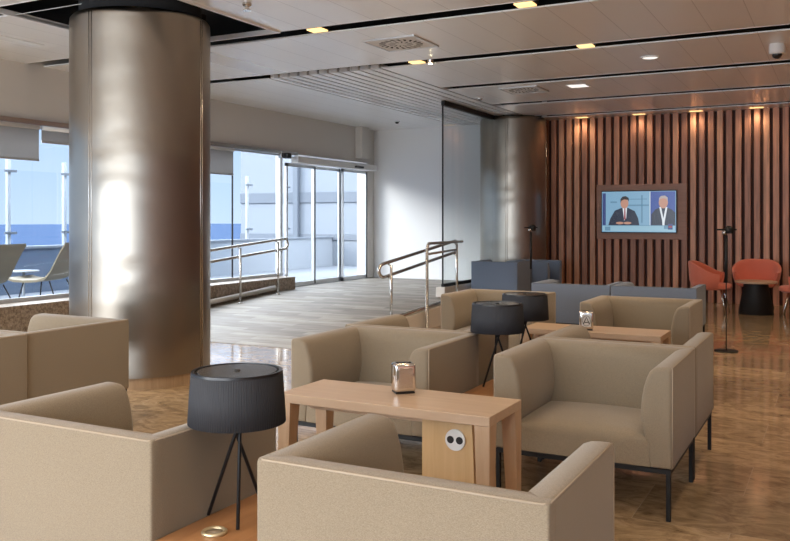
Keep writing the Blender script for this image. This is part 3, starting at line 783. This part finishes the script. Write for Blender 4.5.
# floor lamps
def floor_lamp(label, loc, rz):
    t_ = thing('floor_lamp', label, 'floor lamp', loc, rz, 'slim black floor lamps')
    obj('base', lathe(nb(), [(0, 0), (.125, 0), (.125, .008), (.12, .012), (0, .014)], seg=40), 'black_metal', t_, smooth=40)
    obj('pole', tube(nb(), [(0, 0, .01), (0, 0, 1.37)], .006, 10), 'black_metal', t_)
    obj('upper_sleeve', tube(nb(), [(0, 0, .76), (0, 0, 1.28)], .016, 12), 'black_metal', t_)
    bm = nb(); box(bm, -.11, .11, -.018, .018, 1.335, 1.352, .003); lathe(bm, [(0, 1.30), (.045, 1.30), (.048, 1.36), (.02, 1.385), (0, 1.385)], (.03, 0, 0), 24)
    obj('lamp_head', bm, 'black_metal', t_)
    obj('joint', lathe(nb(), [(0, 1.29), (.022, 1.29), (.022, 1.33), (0, 1.33)], (-.02, 0, 0), 16), 'steel', t_)
    return t_
fl1 = floor_lamp('slim black floor lamp with round base standing right of the grey armchairs', (-1.115, 10.02, 0), math.radians(27))
dup(fl1, (-3.86, 11.5, 0), math.radians(60), 'slim floor lamp rising behind blue-grey armchairs near the far steel column')

# ------------------------------------------------------------------ ceiling fittings
def slot_lamp(x, y, label, group, lw=.17, warm='lamp_glow', power=14, blend=.6):
    t_ = thing('slot_lamp', label, 'ceiling lamp', (x, y, H), 0, group)
    obj('lamp_housing', box(nb(), -lw/2-.01, lw/2+.01, SW/2-.075, SW/2+.075, .012, .05), 'black_metal', t_)
    obj('lamp_lens', box(nb(), -lw/2, lw/2, SW/2-.068, SW/2+.068, -.004, .012, .003), warm, t_)
    d = bpy.data.lights.new('lamp_light', 'SPOT'); d.energy = power; d.color = (1, .76, .50); d.spot_size = math.radians(150); d.spot_blend = blend; d.shadow_soft_size = .15
    o = bpy.data.objects.new('lamp_light', d); C.objects.link(o); o.parent = t_; o.location = (0, SW/2, -.03)
names = {(-4.67, 7.10): 'warm light in the ceiling slot right of the big steel column', (-2.48, 7.10): 'warm light in the ceiling slot cut by the top picture edge',
         (-4.55, 9.13): 'warm light in the ceiling slot left of the bright spot', (-2.48, 9.13): 'warm light in the ceiling slot below a plain panel, right of centre'}
for (x, y), lab in names.items(): slot_lamp(x, y, lab, 'warm lights in the ceiling slots', power=55)
for y_ in (-2.95, -.95, 1.05, 3.07, 5.10):  # out-of-view slot lamps, added to light the foreground
    for x_ in (-6.7, -4.65, -2.48, -.3):
        if y_ > 5 and -6.9 < x_ < -4.6: continue
        slot_lamp(x_, y_, 'added warm fill light in a ceiling slot above or behind the camera', 'unseen warm lights in the ceiling slots nearer than the picture', power=24)
for y_ in (7.10, 9.13, 11.15, 13.15):  # further slot lamps added out of view to brighten the room
    for x_ in ((-.3, 2.4) if y_ < 13 else (.4, 2.6)):
        slot_lamp(x_, y_, 'added warm fill light in a ceiling slot beyond the right picture edge', 'unseen warm lights in the slots right of the picture', power=24)
for i, x in enumerate((-4.26, -3.22, -2.24, -1.26, -.28, .7)):
    ords = ['first', 'second', 'third', 'fourth'][i] if i < 4 else None
    slot_lamp(x, 15.52, (f'{ords} warm light from the left along the top of the timber slat wall' if ords else 'warm light beyond the picture edge above the slat wall'), 'warm lights above the timber slats', lw=.22, power=12)
sp_ = thing('ceiling_spotlight', 'small glaring spotlight in the ceiling slot, brightest lamp in view', 'spotlight', (-4.33, 9.18, H))
obj('lamp_head', lathe(nb(), [(.035, .02), (.035, -.035), (.028, -.045), (.028, -.02), (0, -.02)], seg=24), 'steel', sp_, smooth=40)
obj('bulb', lathe(nb(), [(0, -.055), (.018, -.05), (.026, -.036), (0, -.03)], seg=16), 'spot_glow', sp_)

def at(px, py, z=H):   # where a thing at height z stands (used once, to survey positions)
    d = 850*(z-1.45)/(220-py); l = (px-395)/850*d
    t__ = math.radians(27.64)
    return (-d*math.sin(t__)+l*math.cos(t__), d*math.cos(t__)+l*math.sin(t__))
def swirl(px, py, label, s):
    x, y = at(px, py)
    t_ = thing('air_diffuser', label, 'air vent', (x, y, H), 0, 'square ceiling air diffusers')
    obj('plate', box(nb(), -s, s, -s, s, -.012, -.001, .003), 'white_paint', t_)
    obj('frame', (lambda b_: b_)(box(box(box(box(nb(), -s-.02, s+.02, -s-.02, -s, -.016, 0), -s-.02, s+.02, s, s+.02, -.016, 0), -s-.02, -s, -s, s, -.016, 0), s, s+.02, -s, s, -.016, 0)), 'alu', t_)
    bm = nb()
    for ring_, (ra, rb, n) in enumerate(((s*.82, s*.58, 20), (s*.46, s*.22, 12))):
        for k in range(n):
            a_ = 2*PI*k/n; tw = .12
            p = [(ra, a_-.08), (ra, a_+.06), (rb, a_+.06+tw), (rb, a_-.06+tw)]
            f0 = [bm.verts.new((r*math.cos(q), r*math.sin(q), -.0135)) for r, q in p]; bm.faces.new(f0)
    obj('slots', bm, 'dark_void', t_)
swirl(401, 43, 'square swirl air diffuser in the ceiling above the bright spotlight', .29)
swirl(524, 89.5, 'smaller looking swirl air diffuser further back in the ceiling', .27)
def downlight(px, py, r, label, m_='white_glow', group='round flush ceiling lights'):
    x, y = at(px, py); t_ = thing('ceiling_downlight', label, 'ceiling light', (x, y, H), 0, group)
    obj('ring', lathe(nb(), [(r, -.001), (r*1.0, -.014), (r*.82, -.014), (r*.80, -.004)], seg=32), 'white_paint', t_, smooth=40)
    obj('lens', lathe(nb(), [(0, -.006), (r*.82, -.006), (r*.82, -.002), (0, -.002)], seg=32), m_, t_)
downlight(650, 57, .11, 'round flush ceiling light right of centre near the top')
x, y = at(578, 85.5)
t_ = thing('ceiling_light_panel', 'small square light panel in the ceiling right of far air diffuser', 'ceiling light', (x, y, H))
obj('frame', box(nb(), -.14, .14, -.14, .14, -.008, -.0005, .002), 'white_paint', t_); obj('lens', box(nb(), -.125, .125, -.125, .125, -.0105, -.008), 'white_glow', t_)
x, y = at(12, 39.5)
t_ = thing('linear_ceiling_light', 'flat white linear ceiling light at the upper left', 'ceiling light', (x, y, H))
obj('frame', box(nb(), -.09, .09, -.34, .34, -.008, -.0005, .002), 'white_paint', t_); obj('lens', box(nb(), -.075, .075, -.32, .32, -.0105, -.008), 'white_paint', t_)
def detector(px, py, label, dark=False):
    x, y = at(px, py+2); t_ = thing('smoke_detector', label, 'smoke detector', (x, y, H), 0, 'ceiling smoke detectors')
    obj('base', lathe(nb(), [(0, 0), (.055, -.001), (.055, -.018), (.04, -.02), (0, -.02)], seg=24), 'white_paint', t_, smooth=40)
    obj('sensor_cap', lathe(nb(), [(.035, -.02), (.035, -.04), (.02, -.052), (0, -.054)], seg=24), 'black_metal' if dark else 'steel', t_, smooth=40)
detector(397, 119, 'dark capped smoke detector on the ceiling above the white end wall', True)
detector(480, 95, 'small smoke detector on the ceiling near the glass screen top')
x, y = at(777, 44)
t_ = thing('security_camera', 'white dome security camera hanging from the ceiling at the upper right', 'security camera', (x, y, H))
obj('mount', lathe(nb(), [(0, 0), (.075, -.001), (.082, -.03), (.082, -.10), (.07, -.112), (0, -.112)], seg=32), 'white_paint', t_, smooth=40)
obj('dome', lathe(nb(), [(.052, -.112), (.05, -.128), (.038, -.148), (.02, -.158), (0, -.16)], seg=32), 'black_plastic', t_, smooth=60)
x, y = at(247, 3)
t_ = thing('ceiling_sensor', 'small metal sprinkler head hanging at the top edge right of the column', 'sprinkler', (x, y, H))
obj('cup', lathe(nb(), [(0, 0), (.04, -.001), (.042, -.02), (.03, -.03), (0, -.03)], seg=24), 'steel', t_, smooth=40)
obj('head', lathe(nb(), [(.018, -.03), (.022, -.055), (.034, -.06), (.034, -.068), (0, -.07)], seg=24), 'steel', t_, smooth=40)
